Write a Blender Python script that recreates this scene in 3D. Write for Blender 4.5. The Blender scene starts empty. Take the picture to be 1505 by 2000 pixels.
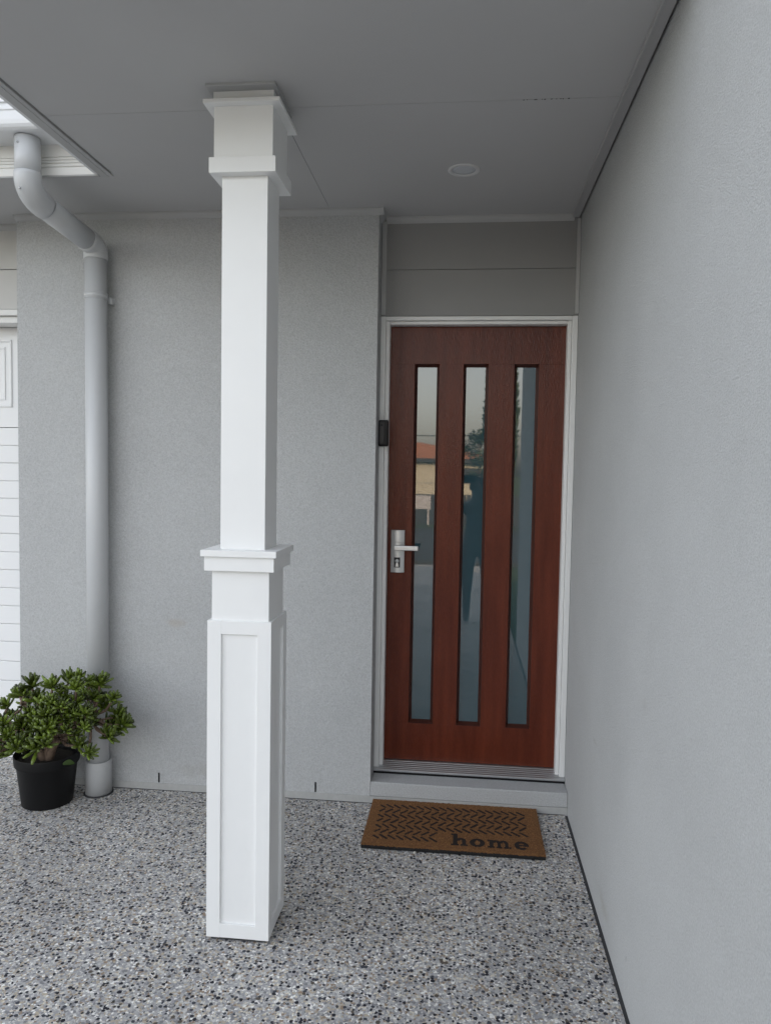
import bpy, bmesh, math, random
from mathutils import Vector, Matrix, Euler
random.seed(7)
D = bpy.data
S = bpy.context.scene
C = S.collection
rad = math.radians

# ---------------------------------------------------------------- camera, sky, sun, exposure
cam = D.cameras.new('camera'); co = D.objects.new('camera', cam); C.objects.link(co)
cam.sensor_fit = 'VERTICAL'; cam.sensor_height = 24.0
cam.lens = 24.0 * 1470.29 / 2000.0
cam.clip_start = 0.02; cam.clip_end = 2000
RT = Vector((0.99444517, 0.10392196, 0.01670435)); DN = Vector((0.02213853, -0.05135929, -0.99843483)); FW = Vector((-0.10290138, 0.9932585, -0.05337468))
co.matrix_world = Matrix(((RT.x, -DN.x, -FW.x, -0.4861), (RT.y, -DN.y, -FW.y, -3.3196), (RT.z, -DN.z, -FW.z, 1.5025), (0, 0, 0, 1)))
S.camera = co

SUN_EL, SUN_ROT = rad(9.0), rad(55.0)
w = D.worlds.new('World'); S.world = w; w.use_nodes = True
nt = w.node_tree; bgn = nt.nodes['Background']
sky = nt.nodes.new('ShaderNodeTexSky'); sky.sky_type = 'NISHITA'; sky.sun_disc = False
sky.sun_elevation = SUN_EL; sky.sun_rotation = SUN_ROT; sky.altitude = 10; sky.air_density = 1.0; sky.dust_density = 3.0; sky.ozone_density = 0.6
hsv = nt.nodes.new('ShaderNodeHueSaturation'); hsv.inputs['Saturation'].default_value = 0.38
nt.links.new(sky.outputs[0], hsv.inputs['Color']); tint = nt.nodes.new('ShaderNodeVectorMath'); tint.operation = 'MULTIPLY'; tint.inputs[1].default_value = (1.025, .988, 1.0)   # camera white balance
nt.links.new(hsv.outputs[0], tint.inputs[0]); nt.links.new(tint.outputs[0], bgn.inputs['Color'])
bgn.inputs['Strength'].default_value = 0.15
sun = D.lights.new('sun', 'SUN'); sun.energy = 2.5; sun.angle = rad(0.5); sun.color = (1.0, 0.72, 0.45)
so = D.objects.new('sun', sun); C.objects.link(so)
so.rotation_euler = Euler((-(math.pi / 2 - SUN_EL), 0, -SUN_ROT), 'XYZ')
vs = S.view_settings; vs.view_transform = 'Standard'; vs.look = 'None'; vs.exposure = 2.65; vs.gamma = 1.0
S.render.engine = 'CYCLES'
S.cycles.max_bounces = 10; S.cycles.diffuse_bounces = 7

# ---------------------------------------------------------------- materials
def mat(name, col, rough=0.6, var=0.0, vscale=30.0, bump=0.0, bscale=200.0, bdist=0.002, metal=0.0, ior=1.5, stretch=None, island=0.0, detail=4.0, spec=0.5, big=0.0):
    m = D.materials.new(name); m.use_nodes = True
    n = m.node_tree.nodes; L = m.node_tree.links; b = n['Principled BSDF']
    b.inputs['Base Color'].default_value = (*col, 1); b.inputs['Roughness'].default_value = rough
    b.inputs['Metallic'].default_value = metal; b.inputs['IOR'].default_value = ior
    b.inputs['Specular IOR Level'].default_value = spec
    tc = n.new('ShaderNodeTexCoord'); src = tc.outputs['Object']
    if stretch:
        mp = n.new('ShaderNodeMapping'); mp.inputs['Scale'].default_value = stretch; L.new(src, mp.inputs['Vector']); src = mp.outputs[0]
    cur = None
    def noise(sc, det):
        t = n.new('ShaderNodeTexNoise'); t.inputs['Scale'].default_value = sc; t.inputs['Detail'].default_value = det; t.inputs['Roughness'].default_value = 0.6
        L.new(src, t.inputs['Vector']); return t
    def vary(fac, amt, cur):
        mr = n.new('ShaderNodeMapRange'); mr.inputs['From Min'].default_value = 0.25; mr.inputs['From Max'].default_value = 0.75
        mr.inputs['To Min'].default_value = 1 - amt; mr.inputs['To Max'].default_value = 1 + amt; L.new(fac, mr.inputs['Value'])
        mx = n.new('ShaderNodeVectorMath'); mx.operation = 'SCALE'
        if cur is None: mx.inputs[0].default_value = col
        else: L.new(cur, mx.inputs[0])
        L.new(mr.outputs[0], mx.inputs['Scale']); return mx.outputs[0]
    if var: cur = vary(noise(vscale, detail).outputs['Fac'], var, cur)
    if big: cur = vary(noise(1.7, 3).outputs['Fac'], big, cur)
    if island:
        g = n.new('ShaderNodeNewGeometry'); mr0 = n.new('ShaderNodeMapRange'); mr0.inputs['To Min'].default_value = 0.25; mr0.inputs['To Max'].default_value = 0.75
        L.new(g.outputs['Random Per Island'], mr0.inputs['Value']); cur = vary(mr0.outputs[0], island, cur)
    if cur is not None: L.new(cur, b.inputs['Base Color'])
    if bump:
        bt = noise(bscale, detail); bp = n.new('ShaderNodeBump'); bp.inputs['Strength'].default_value = bump; bp.inputs['Distance'].default_value = bdist
        L.new(bt.outputs['Fac'], bp.inputs['Height']); L.new(bp.outputs[0], b.inputs['Normal'])
    return m

def stain(m, spots):
    """small stains with a shape of their own: (centre, radius, stretch xyz, colour, strength)"""
    n = m.node_tree.nodes; L = m.node_tree.links; b = n['Principled BSDF']
    tc = n.new('ShaderNodeTexCoord')
    for cen, rad_, st, col, amt in spots:
        sb = n.new('ShaderNodeVectorMath'); sb.operation = 'SUBTRACT'; sb.inputs[1].default_value = cen; L.new(tc.outputs['Object'], sb.inputs[0])
        ml = n.new('ShaderNodeVectorMath'); ml.operation = 'MULTIPLY'; ml.inputs[1].default_value = st; L.new(sb.outputs[0], ml.inputs[0])
        ln = n.new('ShaderNodeVectorMath'); ln.operation = 'LENGTH'; L.new(ml.outputs[0], ln.inputs[0])
        nz = n.new('ShaderNodeTexNoise'); nz.inputs['Scale'].default_value = 1.6 / rad_; nz.inputs['Detail'].default_value = 5; L.new(tc.outputs['Object'], nz.inputs['Vector'])
        ad = n.new('ShaderNodeMath'); ad.operation = 'MULTIPLY_ADD'; ad.inputs[1].default_value = rad_ * 1.4; L.new(nz.outputs['Fac'], ad.inputs[0]); L.new(ln.outputs['Value'], ad.inputs[2])
        mr = n.new('ShaderNodeMapRange'); mr.interpolation_type = 'SMOOTHSTEP'; mr.inputs['From Min'].default_value = rad_ * .6; mr.inputs['From Max'].default_value = rad_ * 1.5; mr.inputs['To Min'].default_value = amt; mr.inputs['To Max'].default_value = 0
        L.new(ad.outputs[0], mr.inputs['Value'])
        old = b.inputs['Base Color'].links[0].from_socket
        mx = n.new('ShaderNodeMix'); mx.data_type = 'RGBA'; L.new(mr.outputs[0], mx.inputs['Factor']); L.new(old, mx.inputs[6]); mx.inputs[7].default_value = (*col, 1); L.new(mx.outputs[2], b.inputs['Base Color'])
    return m

def aggregate():
    m = D.materials.new('exposed_aggregate'); m.use_nodes = True
    n = m.node_tree.nodes; L = m.node_tree.links; b = n['Principled BSDF']
    tc = n.new('ShaderNodeTexCoord')
    nz = n.new('ShaderNodeTexNoise'); nz.inputs['Scale'].default_value = 120; nz.inputs['Detail'].default_value = 2; L.new(tc.outputs['Object'], nz.inputs['Vector'])
    sub = n.new('ShaderNodeVectorMath'); sub.operation = 'SUBTRACT'; sub.inputs[1].default_value = (.5, .5, .5); L.new(nz.outputs['Color'], sub.inputs[0])
    sc = n.new('ShaderNodeVectorMath'); sc.operation = 'SCALE'; sc.inputs['Scale'].default_value = 0.006; L.new(sub.outputs[0], sc.inputs[0])
    ad = n.new('ShaderNodeVectorMath'); ad.operation = 'ADD'; L.new(tc.outputs['Object'], ad.inputs[0]); L.new(sc.outputs[0], ad.inputs[1])
    def voro(scale, feat='F1'):
        v = n.new('ShaderNodeTexVoronoi'); v.feature = feat; v.inputs['Scale'].default_value = scale; L.new(ad.outputs[0], v.inputs['Vector']); return v
    def ramp(fac, stops, interp='CONSTANT'):
        r = n.new('ShaderNodeValToRGB'); r.color_ramp.interpolation = interp
        e = r.color_ramp.elements
        while len(e) < len(stops): e.new(0.5)
        for x, (p, c) in zip(e, stops): x.position = p; x.color = (*c, 1)
        L.new(fac, r.inputs[0]); return r.outputs[0]
    def sep(col):
        s = n.new('ShaderNodeSeparateColor'); L.new(col, s.inputs[0]); return s
    def mix(f, a, c):
        x = n.new('ShaderNodeMix'); x.data_type = 'RGBA'; L.new(f, x.inputs['Factor']); L.new(a, x.inputs[6]); L.new(c, x.inputs[7]); return x.outputs[2]
    def math_(op, a, v=None, bb=None):
        x = n.new('ShaderNodeMath'); x.operation = op; L.new(a, x.inputs[0])
        if bb is not None: L.new(bb, x.inputs[1])
        elif v is not None: x.inputs[1].default_value = v
        return x.outputs[0]
    # pale pebbles
    v1 = voro(140); s1 = sep(v1.outputs['Color'])
    peb = ramp(s1.outputs[0], [(0, (.20, .20, .21)), (.12, (.31, .31, .32)), (.30, (.41, .405, .40)), (.52, (.53, .52, .50)), (.68, (.43, .37, .285)), (.78, (.60, .555, .47)), (.85, (.74, .73, .70)), (.94, (.27, .20, .14))])
    e1 = voro(140, 'DISTANCE_TO_EDGE')
    edge = ramp(e1.outputs['Distance'], [(0.0, (0, 0, 0)), (.055, (1, 1, 1))], 'LINEAR')
    cem = n.new('ShaderNodeRGB'); cem.outputs[0].default_value = (.23, .228, .225, 1)
    base = mix(edge, cem.outputs[0], peb)
    # dark stones, scattered and uneven in size
    v2 = voro(80); s2 = sep(v2.outputs['Color'])
    cl = n.new('ShaderNodeTexNoise'); cl.inputs['Scale'].default_value = 9; cl.inputs['Detail'].default_value = 2; L.new(tc.outputs['Object'], cl.inputs['Vector'])
    th = math_('MULTIPLY', cl.outputs['Fac'], 0.50); th2 = math_('ADD', th, 0.16)
    pick = math_('LESS_THAN', s2.outputs[0], bb=th2)
    rr = math_('MULTIPLY', s2.outputs[1], 0.30); rr2 = math_('ADD', rr, 0.27)
    ins = math_('LESS_THAN', v2.outputs['Distance'], bb=rr2)
    dark = math_('MULTIPLY', pick, bb=ins)
    dcol = ramp(s2.outputs[2], [(0, (.009, .010, .018)), (.45, (.018, .021, .033)), (.75, (.042, .046, .060)), (.93, (.09, .075, .06))])
    allc = mix(dark, base, dcol)
    bg_ = n.new('ShaderNodeTexNoise'); bg_.inputs['Scale'].default_value = 1.3; bg_.inputs['Detail'].default_value = 5; L.new(tc.outputs['Object'], bg_.inputs['Vector'])
    mr = n.new('ShaderNodeMapRange'); mr.inputs['From Min'].default_value = .3; mr.inputs['From Max'].default_value = .7; mr.inputs['To Min'].default_value = .94; mr.inputs['To Max'].default_value = 1.38
    L.new(bg_.outputs['Fac'], mr.inputs['Value'])
    fin = n.new('ShaderNodeVectorMath'); fin.operation = 'SCALE'; L.new(allc, fin.inputs[0]); L.new(mr.outputs[0], fin.inputs['Scale'])
    L.new(fin.outputs[0], b.inputs['Base Color'])
    bp = n.new('ShaderNodeBump'); bp.inputs['Strength'].default_value = .6; bp.inputs['Distance'].default_value = .0025
    hgt = math_('ADD', math_('MULTIPLY', edge, .7), bb=math_('MULTIPLY', dark, .5))
    L.new(hgt, bp.inputs['Height']); L.new(bp.outputs[0], b.inputs['Normal'])
    b.inputs['Roughness'].default_value = .6; b.inputs['Specular IOR Level'].default_value = .3
    return m

M = {}
M['render'] = mat('textured_acrylic_render', (.48, .487, .49), .95, var=.17, vscale=175, bump=.9, bscale=175, bdist=.006, big=.05, spec=.2)
M['render_f'] = stain(mat('textured_acrylic_render', (.48, .487, .49), .95, var=.17, vscale=175, bump=.9, bscale=175, bdist=.006, big=.05, spec=.2),
    [((-.088, -.1, .792), .07, (.7, 1, 1.5), (.42, .37, .32), .45), ((.42, -.1, .42), .05, (1, 1, .5), (.40, .40, .40), .3), ((.02, -.1, .10), .10, (.4, 1, 1.6), (.36, .34, .31), .35), ((-.55, -.1, 1.45), .04, (1, 1, .35), (.55, .55, .54), .4)])
M['render_s'] = stain(mat('textured_acrylic_render', (.48, .487, .49), .95, var=.17, vscale=240, bump=.9, bscale=240, bdist=.0045, big=.05, spec=.2),
    [((-.12, .31, .135), .010, (1, 1.6, .6), (.10, .10, .10), .8), ((-.12, .9, .55), .035, (1, .4, 2.2), (.38, .37, .36), .4), ((-.12, .2, .9), .06, (1, .8, 1.2), (.41, .405, .40), .35), ((-.12, .65, .09), .08, (1, .4, 1.6), (.37, .35, .32), .4), ((-.12, -.3, .3), .03, (1, 1, .4), (.38, .375, .36), .35)])
M['soffit'] = mat('painted_soffit_sheet', (.47, .468, .468), .7, var=.02, vscale=3, bump=.05, bscale=60, bdist=.001)
M['trim'] = mat('painted_soffit_trim', (.42, .42, .42), .6, var=.02, vscale=8)
M['clad'] = mat('painted_cladding_board', (.272, .271, .268), .65, var=.02, vscale=6, bump=.04, bscale=80, bdist=.001)  # colour lowered to carry the porch shade above the door
M['gclad'] = mat('painted_garage_board', (.56, .555, .54), .6, var=.02, vscale=6)  # lighter copy for the garage header; its extra daylight is in the colour
M['white'] = mat('white_gloss_timber_paint', (.80, .805, .80), .42, var=.012, vscale=9, bump=.06, bscale=45, bdist=.001)
M['frame'] = mat('white_frame_paint', (.72, .72, .71), .4, var=.015, vscale=10)
M['agg'] = aggregate()
M['joint'] = mat('black_joint_filler', (.040, .040, .043), .8, var=.3, vscale=60, bump=.4, bscale=200)
M['slab'] = mat('slab_edge_concrete', (.40, .40, .39), .85, var=.08, vscale=40, bump=.3, bscale=150)
M['pipe'] = mat('painted_drain_pipe', (.52, .53, .54), .38, var=.015, vscale=12)
M['socket'] = mat('grey_pipe_socket', (.47, .475, .48), .45, var=.03, vscale=15)
M['gutter'] = mat('prepainted_steel_gutter', (.72, .73, .74), .35)
M['fascia'] = mat('prepainted_steel_fascia', (.74, .735, .71), .4)
M['gdoor'] = mat('white_woodgrain_steel', (.80, .805, .81), .5, bump=.25, bscale=60, bdist=.0015, stretch=(.12, 1, 1.6))
M['wood'] = None
M['alum'] = mat('brushed_aluminium', (.55, .56, .57), .38, metal=.85, bump=.05, bscale=300)
M['silver'] = mat('satin_silver_lock', (.62, .62, .61), .36, metal=.75)
M['black'] = mat('black_plastic', (.008, .008, .009), .4, spec=.25)
M['charcoal'] = mat('charcoal_plastic', (.022, .022, .024), .35, spec=.3)
M['potmat'] = mat('black_nursery_pot_plastic', (.0065, .0065, .007), .45, bump=.1, bscale=40, bdist=.002, spec=.22)
M['soil'] = mat('potting_soil', (.02, .014, .009), .95, var=.6, vscale=90, bump=1, bscale=120, bdist=.01)
M['leaf'] = mat('succulent_leaf', (.082, .118, .014), .33, var=.3, vscale=30, island=.75)
M['stem'] = mat('woody_succulent_stem', (.16, .11, .08), .8, var=.35, vscale=60, bump=.6, bscale=120, bdist=.003)
M['coir'] = mat('coir_pile', (.185, .085, .030), .95, var=.35, vscale=160, bump=.9, bscale=420, bdist=.004)
M['bristle'] = mat('coir_bristle', (.30, .142, .050), .9, island=.7)
M['print'] = mat('dark_printed_coir', (.016, .010, .008), .95, bump=.8, bscale=400, bdist=.003, island=.4)
M['rubber'] = mat('black_rubber_backing', (.012, .012, .012), .8, bump=.5, bscale=200)
M['diff'] = mat('opal_light_diffuser', (.55, .57, .60), .25)
M['lring'] = mat('white_light_ring', (.62, .62, .62), .4)
M['grass'] = mat('grass_ground', (.05, .075, .02), .95, var=.4, vscale=6, bump=.8, bscale=30, bdist=.05)
M['asphalt'] = mat('asphalt', (.05, .05, .052), .85, var=.2, vscale=40, bump=.5, bscale=120)
M['tile'] = mat('terracotta_roof_tile', (.42, .16, .07), .8, var=.25, vscale=3)
M['cream'] = mat('cream_painted_wall', (.40, .37, .29), .85, var=.05, vscale=4)
M['darkmetal'] = mat('dark_grey_metal', (.04, .043, .048), .5)
M['foliage'] = mat('tree_leaves', (.03, .045, .018), .8, island=.5)
M['bark'] = mat('tree_bark', (.09, .065, .045), .9, var=.3, vscale=20, bump=.8, bscale=30, bdist=.02)
M['signw'] = mat('white_sign_board', (.36, .35, .36), .5, var=.03, vscale=8)
M['cloth'] = mat('dark_cloth', (.14, .14, .145), .9, var=.15, vscale=40)
M['skin'] = mat('skin', (.42, .25, .18), .55)
M['hair'] = mat('dark_hair', (.02, .014, .01), .6)

def wood():
    m = D.materials.new('stained_merbau_timber'); m.use_nodes = True
    n = m.node_tree.nodes; L = m.node_tree.links; b = n['Principled BSDF']
    tc = n.new('ShaderNodeTexCoord'); mp = n.new('ShaderNodeMapping'); mp.inputs['Scale'].default_value = (1, 1, .14); L.new(tc.outputs['Object'], mp.inputs['Vector'])
    fine = n.new('ShaderNodeTexNoise'); fine.inputs['Scale'].default_value = 330; fine.inputs['Detail'].default_value = 3; L.new(mp.outputs[0], fine.inputs['Vector'])
    mp2 = n.new('ShaderNodeMapping'); mp2.inputs['Scale'].default_value = (1, 1, .09); L.new(tc.outputs['Object'], mp2.inputs['Vector'])
    mid = n.new('ShaderNodeTexNoise'); mid.inputs['Scale'].default_value = 24; mid.inputs['Detail'].default_value = 5; mid.inputs['Distortion'].default_value = .15; L.new(mp2.outputs[0], mid.inputs['Vector'])
    r = n.new('ShaderNodeValToRGB'); e = r.color_ramp.elements
    e[0].position = .3; e[0].color = (.068, .0120, .0045, 1); e[1].position = .72; e[1].color = (.135, .0275, .0115, 1)
    mx = n.new('ShaderNodeMath'); mx.operation = 'MULTIPLY_ADD'; mx.inputs[1].default_value = .35
    L.new(fine.outputs['Fac'], mx.inputs[0])
    ml = n.new('ShaderNodeMath'); ml.operation = 'MULTIPLY'; ml.inputs[1].default_value = .65; L.new(mid.outputs['Fac'], ml.inputs[0]); L.new(ml.outputs[0], mx.inputs[2])
    L.new(mx.outputs[0], r.inputs[0]); L.new(r.outputs[0], b.inputs['Base Color'])
    bp = n.new('ShaderNodeBump'); bp.inputs['Strength'].default_value = .6; bp.inputs['Distance'].default_value = .0025; L.new(fine.outputs['Fac'], bp.inputs['Height']); L.new(bp.outputs[0], b.inputs['Normal'])
    b.inputs['Roughness'].default_value = .27; b.inputs['Specular IOR Level'].default_value = .30
    return m
M['wood'] = wood()
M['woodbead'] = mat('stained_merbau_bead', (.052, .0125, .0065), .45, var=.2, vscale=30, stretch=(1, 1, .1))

def glassmat():
    m = D.materials.new('frosted_laminated_glass'); m.use_nodes = True
    n = m.node_tree.nodes; L = m.node_tree.links; b = n['Principled BSDF']
    b.inputs['Base Color'].default_value = (.028, .064, .079, 1); b.inputs['Roughness'].default_value = .016; b.inputs['IOR'].default_value = 2.1
    tc = n.new('ShaderNodeTexCoord'); nz = n.new('ShaderNodeTexNoise'); nz.inputs['Scale'].default_value = 5; nz.inputs['Detail'].default_value = 1; L.new(tc.outputs['Object'], nz.inputs['Vector'])
    bp = n.new('ShaderNodeBump'); bp.inputs['Strength'].default_value = .015; bp.inputs['Distance'].default_value = .01; L.new(nz.outputs['Fac'], bp.inputs['Height']); L.new(bp.outputs[0], b.inputs['Normal'])
    return m
M['glass'] = glassmat()

# ---------------------------------------------------------------- helpers
def thing(name, label, cat, loc=(0, 0, 0), group=None):
    o = D.objects.new(name, None); o.empty_display_size = .1; C.objects.link(o); o.location = loc
    o['label'] = label; o['category'] = cat
    if group: o['group'] = group
    return o
def wloc(p):
    v = Vector((0, 0, 0))
    while p: v += p.location; p = p.parent
    return v
class MB:
    """collects solids in world coordinates; build() links them as one mesh object"""
    def __init__(s): s.bm = bmesh.new()
    def box(s, x0, x1, y0, y1, z0, z1, bev=0.0, seg=2):
        r = bmesh.ops.create_cube(s.bm, size=1)['verts']
        for v in r: v.co = Vector((x0 + (v.co.x + .5) * (x1 - x0), y0 + (v.co.y + .5) * (y1 - y0), z0 + (v.co.z + .5) * (z1 - z0)))
        if bev:
            es = list({e for v in r for e in v.link_edges})
            bmesh.ops.bevel(s.bm, geom=es, offset=bev, segments=seg, affect='EDGES', profile=.5)
        return s
    def poly(s, pts, faces):
        vs = [s.bm.verts.new(p) for p in pts]
        for f in faces: s.bm.faces.new([vs[i] for i in f])
        return s
    def prism(s, pts2, axis, a, b):
        """extrude a 2-D outline along an axis ('x': pts are (y,z), 'y': (x,z), 'z': (x,y))"""
        def P(p, t): return {'x': (t, p[0], p[1]), 'y': (p[0], t, p[1]), 'z': (p[0], p[1], t)}[axis]
        n = len(pts2); A = [s.bm.verts.new(P(p, a)) for p in pts2]; B = [s.bm.verts.new(P(p, b)) for p in pts2]
        fs = [s.bm.faces.new([A[i], A[(i + 1) % n], B[(i + 1) % n], B[i]]) for i in range(n)]
        fs.append(s.bm.faces.new(A[::-1])); fs.append(s.bm.faces.new(B))
        bmesh.ops.recalc_face_normals(s.bm, faces=fs); return s
    def tube(s, pts, radii, n=20, caps=True, smooth=True):
        pts = [Vector(p) for p in pts]
        if not hasattr(radii, '__len__'): radii = [radii] * len(pts)
        t0 = (pts[1] - pts[0]).normalized(); up = Vector((0, 0, 1)) if abs(t0.z) < .9 else Vector((1, 0, 0))
        u = t0.cross(up).normalized(); rings = []
        for i, p in enumerate(pts):
            t = (pts[min(i + 1, len(pts) - 1)] - pts[max(i - 1, 0)]).normalized()
            u = (u - t * u.dot(t)).normalized(); v = t.cross(u)
            rings.append([s.bm.verts.new(p + (u * math.cos(2 * math.pi * k / n) + v * math.sin(2 * math.pi * k / n)) * radii[i]) for k in range(n)])
        fs = []
        for a, b in zip(rings, rings[1:]):
            for k in range(n):
                f = s.bm.faces.new([a[k], a[(k + 1) % n], b[(k + 1) % n], b[k]]); f.smooth = smooth; fs.append(f)
        if caps: fs.append(s.bm.faces.new(rings[0][::-1])); fs.append(s.bm.faces.new(rings[-1]))
        return s
    def lathe(s, prof, cx, cy, n=48, smooth=True, axis='z'):
        rings = []
        for r, z in prof:
            ring = []
            for k in range(n):
                a = 2 * math.pi * k / n
                ring.append(s.bm.verts.new((cx + r * math.cos(a), cy + r * math.sin(a), z) if axis == 'z' else (cx + r * math.cos(a), z, cy + r * math.sin(a))))
            rings.append(ring)
        for a, b in zip(rings, rings[1:]):
            for k in range(n):
                f = s.bm.faces.new([a[k], a[(k + 1) % n], b[(k + 1) % n], b[k]]); f.smooth = smooth
        if prof[0][0] > 1e-5: s.bm.faces.new(rings[0][::-1])
        if prof[-1][0] > 1e-5: s.bm.faces.new(rings[-1])
        return s
    def build(s, name, m, parent=None, label=None, sharp=None):
        bmesh.ops.remove_doubles(s.bm, verts=s.bm.verts, dist=1e-6) if False else None
        me = D.meshes.new(name)
        off = wloc(parent)
        for v in s.bm.verts: v.co -= off
        s.bm.normal_update()
        if sharp:
            for e in s.bm.edges:
                if len(e.link_faces) == 2 and e.calc_face_angle(0) > rad(sharp): e.smooth = False
        s.bm.to_mesh(me); s.bm.free(); me.materials.append(m)
        o = D.objects.new(name, me); C.objects.link(o)
        if parent: o.parent = parent
        if label: o['label'] = label
        return o
def tag(o, label, cat, group=None):
    o['label'] = label; o['category'] = cat
    if group: o['group'] = group
    return o
def struct(o): o['kind'] = 'structure'; return o

H = 2.646              # porch ceiling height
XE, XW = -0.879, -2.551   # front wall: right edge and left edge
YH = 0.1225            # recessed header and frame plane
YFRONT = -1.6         # front edge of the porch roof
YEND = -2.95           # front end of the side wall

# ---------------------------------------------------------------- ground
struct(MB().poly([(-400, -400, -.06), (400, -400, -.06), (400, 400, -.06), (-400, 400, -.06)], [(0, 1, 2, 3)]).build('ground', M['grass']))
struct(MB().box(-7.5, -.012, -8.5, .0, -.055, 0).box(-7.5, XW - .001, .0, .45, -.055, 0).build('driveway', M['agg']))
struct(MB().box(-8.5, -.8, -13.9, -8.5, -.055, -.004).build('crossover', M['slab'])) if False else None
struct(MB().box(-80, 80, -17, -9.5, -.056, -.03).build('road', M['asphalt']))
struct(MB().box(-80, 80, -9.5, -8.9, -.056, .02).build('kerb', M['asphalt']))
jb = MB(); jb.box(-.012, .0, YEND, .0, -.05, -.002); jb.box(XW, -.012, -.006, .0, -.05, .002)
struct(jb.build('expansion_joint', M['joint']))

# ---------------------------------------------------------------- walls
fw_ = thing('front_wall', 'light grey rendered wall behind the white column and the downpipe, facing the camera', 'wall', (-1.7, .1, 0))
MB().box(XW, XE, 0, .24, .033, 2.9).build('render_face', M['render_f'], fw_)
sl = MB(); sl.box(XW, -.001, -.0025, .30, -.05, .033); sl.build('slab_edge', M['slab'], fw_)
for x in (-1.871, -1.130):
    MB().box(x - .0035, x + .0035, -.0015, .01, .036, .082).build('weep_hole', M['black'], fw_)
st = MB(); st.box(XE + .0005, -.001, 0, .30, .033, .098, .004)
tag(st.build('door_step', M['render']), 'low grey rendered step under the front door sill, behind the doormat', 'step')

sw = thing('side_wall', 'long grey textured side wall on the right, running from the door towards the camera', 'wall', (.12, -1.5, 0))
MB().box(0, .24, YEND, .30, -.05, 2.9).build('render_face', M['render_s'], sw)

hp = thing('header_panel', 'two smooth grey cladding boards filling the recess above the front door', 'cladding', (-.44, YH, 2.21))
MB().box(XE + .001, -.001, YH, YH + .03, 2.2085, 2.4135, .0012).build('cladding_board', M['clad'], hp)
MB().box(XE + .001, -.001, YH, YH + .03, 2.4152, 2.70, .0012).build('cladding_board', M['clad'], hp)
for x0, x1 in ((XE + .002, -.856), (-.016, -.001)):
    MB().box(x0, x1, YH - .012, YH + .001, 2.213, H - .02, .001).build('corner_strip', M['trim'], hp)
MB().box(XE, 0, YH + .03, YH + .06, 2.2, 2.9).build('backing', M['black'], hp)

# ---------------------------------------------------------------- porch ceiling
pc = thing('porch_ceiling', 'flat grey porch ceiling of painted sheets with thin joints', 'ceiling', (-1.0, -.8, H))
XS, YJ, XL = -1.096, -.923, -1.874
gp = .0010
MB().box(XL, -.02, YFRONT, YJ - gp, H, H + .009).build('ceiling_sheet', M['soffit'], pc)
MB().box(XS + gp, -.02, YJ + gp, .15, H, H + .009).build('ceiling_sheet', M['soffit'], pc)
MB().box(-6.2, XS - gp, -.452, .15, H, H + .009).box(XL, XS - gp, YJ + gp, -.452, H, H + .009).build('ceiling_sheet', M['soffit'], pc)
MB().box(XL - .05, -.001, YFRONT, .15, H + .010, H + .05).build('ceiling_batten', M['black'], pc)
fk = MB()
fr_ = random.Random(3)
for k in range(11):
    fx = -.33 + k * .013 + fr_.uniform(-.005, .005); fw = fr_.uniform(.002, .006); fz = H - .0006
    fk.poly([(fx, YJ - fr_.uniform(.001, .004), fz), (fx + fw, YJ - fr_.uniform(.0, .004), fz), (fx + fw * .8, YJ + fr_.uniform(.001, .005), fz), (fx - .001, YJ + .002, fz)], [(0, 1, 2, 3)])
fk.build('flaked_filler', M['charcoal'], pc)
co_ = MB()
def quad_x(mb, x0, x1, y, s=.02):      # small quad moulding along a wall facing -Y
    mb.prism([(y, H + .002), (y - s * 1.0, H + .002), (y - s * 1.0, H - s * .45), (y - s * .6, H - s * .95), (y, H - s * 1.35)], 'x', x0, x1)
quad_x(co_, XW - .004, XE + .022, 0)
co_.prism([(XE, H + .002), (XE + .020, H + .002), (XE + .020, H - .009), (XE + .012, H - .019), (XE, H - .027)], 'y', -.001, YH)
quad_x(co_, XE + .02, -.03, YH)
quad_x(co_, -6.2, XW, .13)
co_.build('cornice', M['trim'], pc)
MB().box(-.036, -.0075, YFRONT, YH, H - .012, H + .001, .0015).box(-.0415, -.0345, YFRONT, YH - .001, H - .0155, H + .0005, .0015).build('wall_strip', M['trim'], pc)
eb = MB(); eb.box(XL - .0206, XL - .0045, YFRONT, -.43, H - .0065, H + .012, .001); eb.box(XL - .053, XL - .0204, YFRONT, -.43, H - .008, H + .012, .0015)
eb.build('edge_strip', M['trim'], pc)
MB().box(XL - .070, XL - .053, YFRONT, -.455, H - .004, 2.86, .002).box(XL - .053, .0, YFRONT - .02, YFRONT, H - .01, 2.86, .002).build('fascia_board', M['gutter'], pc)

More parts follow.
